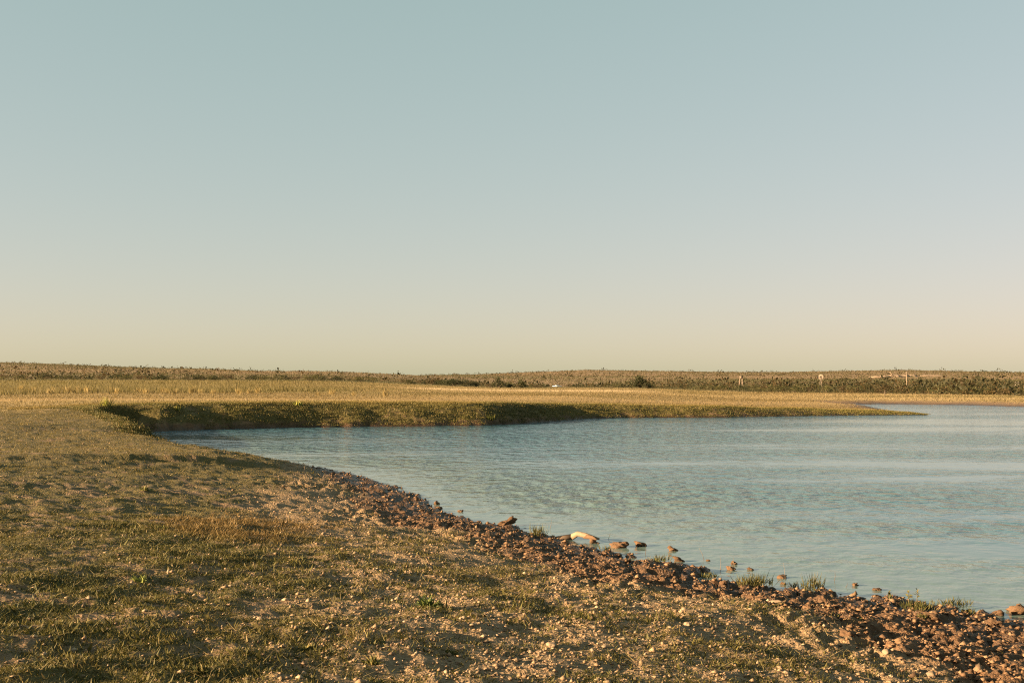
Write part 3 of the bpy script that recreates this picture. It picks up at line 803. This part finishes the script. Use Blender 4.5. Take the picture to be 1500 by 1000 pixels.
# ------------------------------------------------------------------ bunchgrass in the pasture
def bunchgrass():
    rng = np.random.default_rng(91)
    meshes = [tuft_mesh('bunchgrass', rng, 60, .16, .85, [(.34, .25, .12), (.28, .20, .09), (.40, .30, .16)], lean=(0, 26), wide=.032) for _ in range(5)]
    spots = [(73, 577), (78, 575), (92, 575), (99, 576), (106, 576), (113, 575), (121, 575), (128, 576), (162, 575), (170, 577), (200, 575), (206, 576), (214, 577), (238, 576), (246, 577),
             (257, 577), (282, 577), (294, 576), (312, 577), (350, 578), (366, 577), (378, 576), (466, 579), (486, 578), (518, 580), (565, 581), (48, 575), (30, 574)]
    for i, (px, py) in enumerate(spots):
        p = hit(px, py); sc = p[1] / 115 * rng.uniform(.7, 1.15)
        o = obj('bunchgrass', meshes[i % 5], loc=p, rot=(0, 0, rng.uniform(0, 6.28)), scale=(sc, sc, sc * rng.uniform(.8, 1.25)))
        side = 'left' if px < 140 else ('middle' if px < 300 else 'right')
        tag(o, f'pale straw bunchgrass clump standing in the {side} part of the golden pasture row', 'bunchgrass', f'bunchgrass clumps, {side} part of the pasture')
    # yellow-green plants on the lip of the far bank
    for px, py, h, lab in [(155, 598, 20, 'tall yellow-green weed on the lip of the shaded bank at left'), (437, 596, 12, 'bushy yellow weed on the bank lip where shade meets light'),
                           (258, 602, 9, 'small pale weed on the lip of the shaded bank'), (719, 617, 10, 'pale dry weed on the bank foot beside the green shade')]:
        p = hit(px, py); k = p[1] / F
        o = obj('bank_weed', tuft_mesh('bank_weed', rng, 60, .10, h * k, [(.33, .30, .07), (.25, .25, .06), (.38, .33, .12)], lean=(0, 40), wide=.05), loc=p)
        tag(o, lab, 'weed')
bunchgrass()

# ------------------------------------------------------------------ shrubs
def crown_np(rng, n, w, h, leaf, base=.12, clumps=7, dark=(.045, .05, .018), light=(.125, .115, .042)):
    """leaf clumps scattered over several lobes: centre (0,0), width w, height h"""
    cl = np.stack([rng.normal(0, .24, clumps) * w, rng.normal(0, .24, clumps) * w, rng.uniform(base + .15, .8, clumps) * h], 1)
    cr = rng.uniform(.16, .30, clumps)
    k = rng.integers(0, clumps, n); d = rng.normal(0, 1, (n, 3)); d /= np.linalg.norm(d, axis=1, keepdims=True)
    rad = cr[k] * rng.uniform(.55, 1.0, n)
    C = cl[k] + d * np.stack([rad * w, rad * w, rad * h], 1)
    C[:, 2] = np.maximum(C[:, 2], base * h * rng.random(n))
    L = leaf * rng.uniform(.6, 1.5, n)
    ax = d + rng.normal(0, .7, (n, 3)); ax /= np.linalg.norm(ax, axis=1, keepdims=True)
    t = np.clip(rng.normal(.5, .3, n) + .25 * (k % 3 - 1), 0, 1)[:, None]
    cols = np.array(dark) * (1 - t) + np.array(light) * t
    return kites(C, ax, d + rng.normal(0, .4, (n, 3)), L, L * .75, cols), cl

def stems_np(rng, cl, r):
    parts = []
    for c in cl[:5]:
        mid = c * .5 + rng.normal(0, .04, 3) * np.abs(c[2]); mid[2] = c[2] * .5
        parts.append(tube([(rng.normal(0, r), rng.normal(0, r), -.1), mid, c], [r, r * .7, r * .3], 5))
    return join(parts)

SHRUBS = {}
def shrub_mesh(kind, i):
    if (kind, i) in SHRUBS: return SHRUBS[kind, i]
    rng = np.random.default_rng(1000 + i * 7 + len(kind))
    pal = dict(olive=((.085, .078, .028), (.19, .155, .058)), dark=((.032, .036, .014), (.085, .08, .03)), brown=((.11, .07, .035), (.20, .135, .065)), pale=((.13, .115, .05), (.23, .19, .085)))[kind]
    (V, Q, cc), cl = crown_np(rng, 420, 1.0, 1.0, .075, clumps=9, dark=pal[0], light=pal[1])
    SV, SF = stems_np(rng, cl, .022)
    sq = [f for f in SF if f.shape[1] == 4][0]; st = [f for f in SF if f.shape[1] == 3][0]
    nV = len(V)
    Vt = np.vstack([V, SV]); ct = np.vstack([cc, np.full((len(SV), 3), .08)])
    me = mesh_np('shrub', Vt, [Q, sq + nV, st + nV], [M['shrub'], M['bark']], ct, midx=[0] * len(Q) + [1] * (len(sq) + len(st)))
    SHRUBS[kind, i] = me; return me

BR_PX = [0, 300, 500, 660, 760, 850, 940, 1100, 1300, 1500]
BR_D = [430, 430, 410, 400, 420, 470, 430, 250, 215, 180]
def shrubs():
    rng = np.random.default_rng(123)
    # the shrubs one can name: pixel of the base centre, width and height in pixels, distance
    for px, dist, w, h, kind, lab, name in [
        (662, 400, 40, 10, 'dark', 'long dark shrub clump at the field edge, left of the conical shrub', 'shrub'),
        (694, 405, 15, 7, 'dark', 'small rounded dark shrub beside the long dark clump', 'shrub'),
        (730, 415, 17, 12, 'dark', 'conical dark shrub with a peaked top at the field edge', 'shrub'),
        (747, 418, 13, 5, 'dark', 'low dark shrub between the conical and the grey-green shrub', 'shrub'),
        (763, 418, 15, 11, 'olive', 'grey-green round shrub right of the conical dark shrub', 'shrub'),
        (840, 520, 13, 5, 'dark', 'low dark shrub just right of the white pickup', 'shrub'),
        (802, 560, 10, 4, 'dark', 'low dark shrub just left of the white pickup', 'shrub'),
        (938, 430, 30, 21, 'dark', 'largest dark tree on the plain, rising above the brush right of centre', 'tree'),
        (950, 405, 13, 7, 'dark', 'dark round shrub at the right foot of the largest tree', 'shrub')]:
        p = at_d(px, 560, dist); z = tz(p[0], p[1]); k = dist / F
        e = obj(name, None, loc=(p[0], p[1], z)); tag(e, lab, name)
        r2 = np.random.default_rng(px)
        W, H = w * k, h * k * (1.0 if name == 'tree' else 1.25)
        nc = max(9, int(w / 3))
        pal = ((.030, .034, .013), (.085, .082, .03)) if kind == 'dark' else ((.075, .075, .03), (.16, .14, .058))
        (V, Q, cc), cl = crown_np(r2, int(700 * max(1, w / 18)), W * .92, H * .98, .055 * H + .12, clumps=nc, dark=pal[0], light=pal[1])
        if name == 'tree':                                    # the tree peaks left of its middle and slopes down to the right
            u = V[:, 0] / W; V[:, 2] *= np.clip(1.12 - .95 * np.abs(u + .14) - .25 * u, .3, 1.15)
            cl[:, 2] *= np.clip(1.05 - .9 * np.abs(cl[:, 0] / W + .14), .3, 1.05)
        if px == 730: u = np.abs(V[:, 0] / W); V[:, 2] *= np.clip(1.2 - 1.5 * u, .35, 1.2)
        obj('crown', mesh_np('crown', V, Q, [M['shrub']], cc), e)
        SV, SF = stems_np(r2, cl, .035 * H); obj('trunk', mesh_np('trunk', SV, SF, [M['bark']]), e)
    # countable shrubs of the front brush
    n = 0
    cand = rng.uniform(-60, 1560, 900)
    for px in cand:
        if n >= 285: break
        base = np.interp(px, BR_PX, BR_D)
        right = px > 905
        if right: dist = base * rng.uniform(1.0, 1.32)
        else:
            if rng.random() < .45: continue
            dist = base * rng.uniform(1.0, 1.25)
        if abs(px - 938) < 20 and dist < 440: continue
        if abs(px - 816) < 12: continue
        if abs(px - 1202) < 6 or abs(px - 1328) < 6 or abs(px - 1490) < 7: continue
        p = at_d(px, 560, dist); z = tz(p[0], p[1])
        if right:
            h = rng.uniform(.9, 2.1); w = h * rng.uniform(1.0, 2.1); kind = rng.choice(['olive', 'olive', 'pale', 'dark', 'brown'])
            grp = 'brush along the far shore, right part' if px > 1200 else 'brush along the far shore, middle part'
            lab = {'olive': 'olive green shrub', 'pale': 'pale dusty green shrub', 'dark': 'dark green shrub', 'brown': 'brown half-bare shrub'}[kind] + (' in the thicket beyond the far shore at right' if px > 1200 else ' in the thicket between the big tree and windmill')
        else:
            h = rng.uniform(1.2, 2.7); w = h * rng.uniform(1.2, 2.6); kind = rng.choice(['olive', 'dark', 'dark', 'brown'])
            grp = 'brush line at the left hill foot' if px < 480 else 'brush line at the centre hill foot'
            lab = {'olive': 'olive green shrub', 'dark': 'dark green shrub', 'brown': 'brown half-bare shrub'}[kind] + (' at the foot of the left hill behind the pasture' if px < 480 else ' at the centre hill foot beside the field edge')
        o = obj('shrub', shrub_mesh(str(kind), int(rng.integers(0, 5))), loc=(p[0], p[1], z), rot=(0, 0, rng.uniform(0, 6.28)), scale=(w, w, h))
        tag(o, lab, 'shrub', grp + ', ' + str(kind)); n += 1
    # the rest of the brushland, too dense to count
    N = 34000
    a = np.radians(rng.uniform(-29, 29, N)); r = np.where(rng.random(N) < .45, 180 * (820 / 180) ** rng.random(N), np.sqrt(rng.uniform(200 ** 2, 1460 ** 2, N)))
    x, y = np.sin(a) * r, np.cos(a) * r
    z, s, idx, P, px, _ = terrain(x, y, True)
    base = np.interp(px, BR_PX, BR_D)
    clump = fbm(x * .008, y * .016, 801, 3)
    dens = np.where(px > 850, np.where(r < 720, .95, .30), np.where(r < 560, .55, .36)) + .45 * clump
    dens = dens + .5 * clump; dens = np.where(r > 1330, .7 + .6 * clump, dens)
    keep = (r > base * 1.08) & ~((px > 798) & (px < 832) & (r < 720)) & ~((np.abs(px - 1202) < 5) & (r < 420)) & ~((np.abs(px - 1328) < 4) & (r < 470)) & ~((np.abs(px - 1490) < 6) & (r < 480)) & ~((px > 1262) & (px < 1392) & (r > 820) & (r < 1010)) & (rng.random(N) < dens * np.clip((520 / r) ** .8, .25, 1) * 1.0)
    x, y, z, r, px = x[keep], y[keep], z[keep], r[keep], px[keep]
    m = len(x)
    h = np.clip(rng.lognormal(math.log(1.2), .5, m), .5, 4.2); w = h * rng.uniform(1.0, 2.2, m)
    rep = np.repeat(np.arange(m), np.where(r < 330, 46, np.where(r < 520, 24, 12))); NN = len(rep)
    d = rng.normal(0, 1, (NN, 3)); d /= np.linalg.norm(d, axis=1, keepdims=True); d[:, 2] = np.abs(d[:, 2])
    rad = rng.uniform(.35, 1.0, NN)
    C = np.stack([x[rep] + d[:, 0] * rad * w[rep] * .5, y[rep] + d[:, 1] * rad * w[rep] * .5, z[rep] + d[:, 2] * rad * h[rep] * .95], 1)
    ax = d + rng.normal(0, .5, (NN, 3)); ax /= np.linalg.norm(ax, axis=1, keepdims=True)
    L = h[rep] * rng.uniform(.25, .5, NN) * np.where(r < 330, .45, np.where(r < 520, .65, 1.0))[rep]
    kk = rng.random(m)[rep]
    t = np.clip(rng.normal(.5, .25, NN), 0, 1)[:, None]
    cols = np.array((.075, .068, .030)) * (1 - t) + np.array((.155, .125, .058)) * t
    cols = np.where((kk < .25)[:, None], cols * np.array((1.25, .9, .8)), cols); cols = np.where(((kk > .8) | (h[rep] > 2.2))[:, None], cols * .6, cols)
    V, Q, cc = kites(C, ax, d + rng.normal(0, .3, (NN, 3)), L, L * .8, cols)
    o = obj('brushland', mesh_np('brushland', V, Q, [M['shrub']], cc)); tag(o, 'scattered olive brush covering the far plain and hills', 'brush', kind='stuff')
    return len(Q)
n_tri['brush'] = shrubs() * 2

# ------------------------------------------------------------------ built things far off
def box(cx, cy, cz, sx, sy, sz):
    V = np.array([(x, y, z) for x in (-.5, .5) for y in (-.5, .5) for z in (-.5, .5)]) * (sx, sy, sz) + (cx, cy, cz)
    Q = np.array([(0, 1, 3, 2), (4, 6, 7, 5), (0, 4, 5, 1), (2, 3, 7, 6), (0, 2, 6, 4), (1, 5, 7, 3)])
    return V, Q
def part(name, shapes, mat, parent, smooth=False):
    V, Fs = join(shapes); return obj(name, mesh_np(name, V, Fs, [mat], smooth=smooth), parent)

def windmill():
    D = 400.0; p = at_d(1202.3, 556, D); z0 = tz(p[0], p[1]); hub = CAM_Z + (HOR - 552.3) * D / F - z0
    e = obj('windmill', None, loc=(p[0], p[1], z0)); tag(e, 'pale water-pumping windmill with round fan and tail vane above the brush', 'windmill')
    for sx in (-1, 1):
        for sy in (-1, 1): part('leg', [tube([(sx * .55, sy * .55, -.1), (sx * .06, sy * .06, hub - .15)], [.055, .04], 5)], M['galv'], e)
    for hh in (.25, .5, .75):
        w = .55 + (.06 - .55) * hh; c = [(-w, -w), (w, -w), (w, w), (-w, w)]
        part('brace', [tube([(*c[i], hub * hh), (*c[(i + 1) % 4], hub * hh)], [.025, .025], 4) for i in range(4)], M['galv'], e)
    td = np.array([-.72, -.69, 0]); td /= np.linalg.norm(td); side = np.array([-td[1], td[0], 0]); H = np.array([0, 0, hub])
    wheel_c = H - td * .25
    wheel = part('wheel', [tube([wheel_c - td * .1, wheel_c + td * .1], [.13, .13], 10)], M['twig'], e)
    for i in range(18):
        a0 = 2 * math.pi * i / 18; a1 = a0 + .26
        rd = lambda a: side * math.cos(a) + np.array([0, 0, 1]) * math.sin(a)
        tw = td * .05
        V = np.array([wheel_c + rd(a0) * .38 - tw, wheel_c + rd(a1) * .38 + tw, wheel_c + rd(a1) * 1.08 + tw * 1.6, wheel_c + rd(a0) * 1.08 - tw * 1.6])
        V = np.vstack([V, V + td * .012])
        Q = np.array([(0, 1, 2, 3), (7, 6, 5, 4), (0, 4, 5, 1), (1, 5, 6, 2), (2, 6, 7, 3), (3, 7, 4, 0)])
        obj('blade', mesh_np('blade', V, Q, [M['galv']]), wheel)
    for rr_ in (.38, 1.06):
        ring = [wheel_c + rr_ * (side * math.cos(t) + np.array([0, 0, 1]) * math.sin(t)) for t in np.linspace(0, 2 * math.pi, 25)]
        obj('rim', mesh_np('rim', *(lambda t: (t[0], [t[1], t[2]]))(tube(ring, [.02] * 25, 4)), [M['galv']]), wheel)
    part('tail_boom', [tube([H, H + td * 1.6], [.035, .03], 5)], M['galv'], e)
    n = side * .01
    v0, v1, v2, v3 = H + td * 1.35 + (0, 0, .12), H + td * 2.35 + (0, 0, .42), H + td * 2.35 - (0, 0, .42), H + td * 1.35 - (0, 0, .12)
    V = np.array([v0 - n, v1 - n, v2 - n, v3 - n, v0 + n, v1 + n, v2 + n, v3 + n])
    obj('tail_vane', mesh_np('tail_vane', V, np.array([(0, 1, 2, 3), (7, 6, 5, 4), (0, 4, 5, 1), (1, 5, 6, 2), (2, 6, 7, 3), (3, 7, 4, 0)]), [M['vane']]), e)
windmill()

def poles():
    D = 450.0; p = at_d(1328.3, 556, D); z0 = tz(p[0], p[1]); top = CAM_Z + (HOR - 544.5) * D / F - z0
    e = obj('utility_pole', None, loc=(p[0], p[1], z0)); tag(e, 'tall single utility pole standing in front of the pale rubble piles', 'utility pole')
    part('pole', [tube([(0, 0, -.2), (0, 0, top)], [.21, .15], 8)], M['pole'], e)
    part('crossarm', [box(0, -.16, top - .6, 1.5, .1, .13)], M['pole'], e)
    for dx in (-.62, .62, 0): part('insulator', [tube([(dx, -.16, top - .54 if dx else top), (dx, -.16 if dx else 0, top - .36 if dx else top + .2)], [.05, .035], 6)], M['vane'], e)
    D = 470.0; p = at_d(1489.5, 556, D); z0 = tz(p[0], p[1]); top = CAM_Z + (HOR - 559.0) * D / F - z0
    e = obj('twin_post_frame', None, loc=(p[0], p[1], z0)); tag(e, 'pair of short pale posts joined by a beam near the right edge', 'post frame')
    for dx in (-.58, .62): part('post', [tube([(dx, 0, -.1), (dx, 0, top)], [.17, .15], 7)], M['vane'], e)
    part('beam', [box(0, -.2, top - .5, 1.5, .14, .18)], M['pole'], e)
    D = 420.0; p = at_d(1085.5, 556, D); z0 = tz(p[0], p[1]); b = CAM_Z + (HOR - 560.0) * D / F; top = CAM_Z + (HOR - 550.6) * D / F - z0
    e = obj('lookout_stand', None, loc=(p[0], p[1], z0)); tag(e, 'pale boxy stand on splayed legs rising from the brush', 'stand')
    for sx in (-1, 1):
        for sy in (-1, 1): part('leg', [tube([(sx * .75, sy * .75, -.1), (sx * .42, sy * .42, top - .9)], [.13, .12], 5)], M['pole'], e)
    part('cabin', [box(0.05, 0, top - .55, 1.0, 1.0, .75)], M['pole'], e)
    part('roof', [box(.1, 0, top - .13, 1.25, 1.2, .1)], M['vane'], e)
    part('brace', [tube([(-.62, -.66, (top - .9) * .4), (.62, -.66, (top - .9) * .4)], [.07, .07], 5), tube([(-.66, -.68, .3), (.5, -.5, top - 1.2)], [.06, .06], 5)], M['pole'], e)
    for px, dist, lab in [(1296, 150, 'thin dark fence post at the far shore below the pole'), (719, 330, 'short dark post at the edge of the golden field')]:
        p = at_d(px, 560, dist); z0 = tz(p[0], p[1]); o = obj('fence_post', mesh_np('fence_post', *(lambda t: (t[0], [t[1], t[2]]))(tube([(0, 0, -.1), (.02, 0, .5), (.03, 0, 1.0)], [.06, .055, .045], 6)), [M['bark']]), loc=(p[0], p[1], z0))
        tag(o, lab, 'fence post')
poles()

def pickup():
    D = 690.0; p = at_d(815.8, 560, D); z0 = tz(p[0], p[1])
    e = obj('pickup_truck', None, loc=(p[0], p[1], z0), rot=(0, 0, math.radians(8))); tag(e, 'white pickup truck parked at the far edge of the golden field', 'pickup truck')
    # profile along x (front on the left), extruded in y
    prof = np.array([(-2.75, .55), (-2.75, 1.0), (-2.6, 1.15), (-1.35, 1.22), (-.55, 1.85), (.75, 1.85), (.95, 1.25), (2.75, 1.22), (2.75, .55)])
    n = len(prof)
    V = np.vstack([np.c_[prof[:, 0], np.full(n, -.95), prof[:, 1]], np.c_[prof[:, 0], np.full(n, .95), prof[:, 1]]])
    V[4, 1] = V[5, 1] = -.78; V[n + 4, 1] = V[n + 5, 1] = .78
    Q = np.array([(i, (i + 1) % n, n + (i + 1) % n, n + i) for i in range(n)])
    me = mesh_np('body', V, [Q, np.array([list(range(n))[::-1], list(range(n, 2 * n))])], [M['white']]); obj('body', me, e)
    for y in (-1, 1):
        a = .90 * y; b = .80 * y
        Vw = np.array([(-1.05, a, 1.28), (-.5, b, 1.76), (.05, b, 1.76), (.05, a, 1.28)]) + (0, .03 * y, 0); obj('side_window', mesh_np('side_window', np.vstack([Vw, Vw + (0, .015 * y, 0)]), np.array([(0, 1, 2, 3), (7, 6, 5, 4), (0, 4, 5, 1), (1, 5, 6, 2), (2, 6, 7, 3), (3, 7, 4, 0)]), [M['glass']]), e)
        Vw = np.array([(.13, a, 1.28), (.13, b, 1.76), (.66, b, 1.76), (.80, a, 1.28)]) + (0, .03 * y, 0); obj('side_window', mesh_np('side_window', np.vstack([Vw, Vw + (0, .015 * y, 0)]), np.array([(0, 1, 2, 3), (7, 6, 5, 4), (0, 4, 5, 1), (1, 5, 6, 2), (2, 6, 7, 3), (3, 7, 4, 0)]), [M['glass']]), e)
        for x in (-1.75, 1.75):
            w = part('wheel', [tube([(x, y * .70, .40), (x, y * .97, .40)], [.40, .40], 14)], M['rubber'], e)
            obj('rim', mesh_np('rim', *(lambda t: (t[0], [t[1], t[2]]))(tube([(x, y * .95, .40), (x, y * .985, .40)], [.23, .2], 10)), [M['galv']]), w)
        part('headlight', [box(-2.76, y * .72, .9, .04, .32, .16)], M['lamp'], e)
    Vw = np.array([(-1.25, -.72, 1.30), (-.60, -.66, 1.80), (-.60, .66, 1.80), (-1.25, .72, 1.30)]) + (-.03, 0, .03); obj('windscreen', mesh_np('windscreen', np.vstack([Vw, Vw + (.01, 0, -.01)]), np.array([(0, 1, 2, 3), (7, 6, 5, 4), (0, 4, 5, 1), (1, 5, 6, 2), (2, 6, 7, 3), (3, 7, 4, 0)]), [M['glass']]), e)
    part('bumper', [box(-2.8, 0, .6, .1, 1.8, .18)], M['galv'], e)
pickup()

def quarry():
    rng = np.random.default_rng(5)
    D = 980.0
    for i, (px, w, h, py, lab) in enumerate([(1283, 22, 2.2, 553.4, 'low pale rubble strip at the left of the quarry'), (1296, 15, 3.0, 553.6, 'small pale rubble pile left of the slanting boom'),
                             (1309, 20, 4.2, 554, 'tallest pale rubble pile under the slanting boom'), (1325, 16, 3.6, 554.2, 'pale rubble pile right of the boom behind the utility pole'),
                             (1337, 12, 2.4, 553.8, 'low rubble tail at the right end of the piles'), (1365, 46, 1.5, 553.4, 'long thin bare strip trailing right from the piles')]):
        p = at_d(px, 556, D + i * 4); zb = CAM_Z + (HOR - py) * D / F
        z0 = tz(p[0], p[1]); k = D / F
        V, Fc = ico(2); nn = fbm(V[:, 0] * 2 + i * 9, V[:, 1] * 2 + V[:, 2], 900 + i, 3)
        V = V * (1 + .3 * nn)[:, None] * (w * k * .55, 5, h * k * .62 + .6); V[:, 2] = np.maximum(V[:, 2], -1.5)
        o = obj('rubble_pile', mesh_np('rubble_pile', V, Fc, [M['caliche']]), loc=(p[0], p[1], z0))
        tag(o, lab, 'rubble pile', 'quarry rubble on the right hill')
    a = at_d(1309, 550.4, D - 8); b = at_d(1303.5, 544.8, D - 8); zg = tz(a[0], a[1])
    base = np.array([a[0], a[1], zg]); e = obj('conveyor', None, loc=base); tag(e, 'slanting pale boom rising from the quarry rubble', 'conveyor')
    part('boom', [tube([a - base, b - base], [.35, .28], 4)], M['caliche'], e)
    m = (a + b) / 2 - base; part('strut', [tube([(m[0], m[1], -.5), m], [.15, .15], 5)], M['pole'], e)
    part('strut', [tube([(a - base)[:3] * (1, 1, 0) + (0, 0, -.5), a - base], [.2, .2], 5)], M['pole'], e)
quarry()
print('TRIS', n_tri, sum(len(o.data.polygons) for o in bpy.data.objects if o.type == 'MESH'))
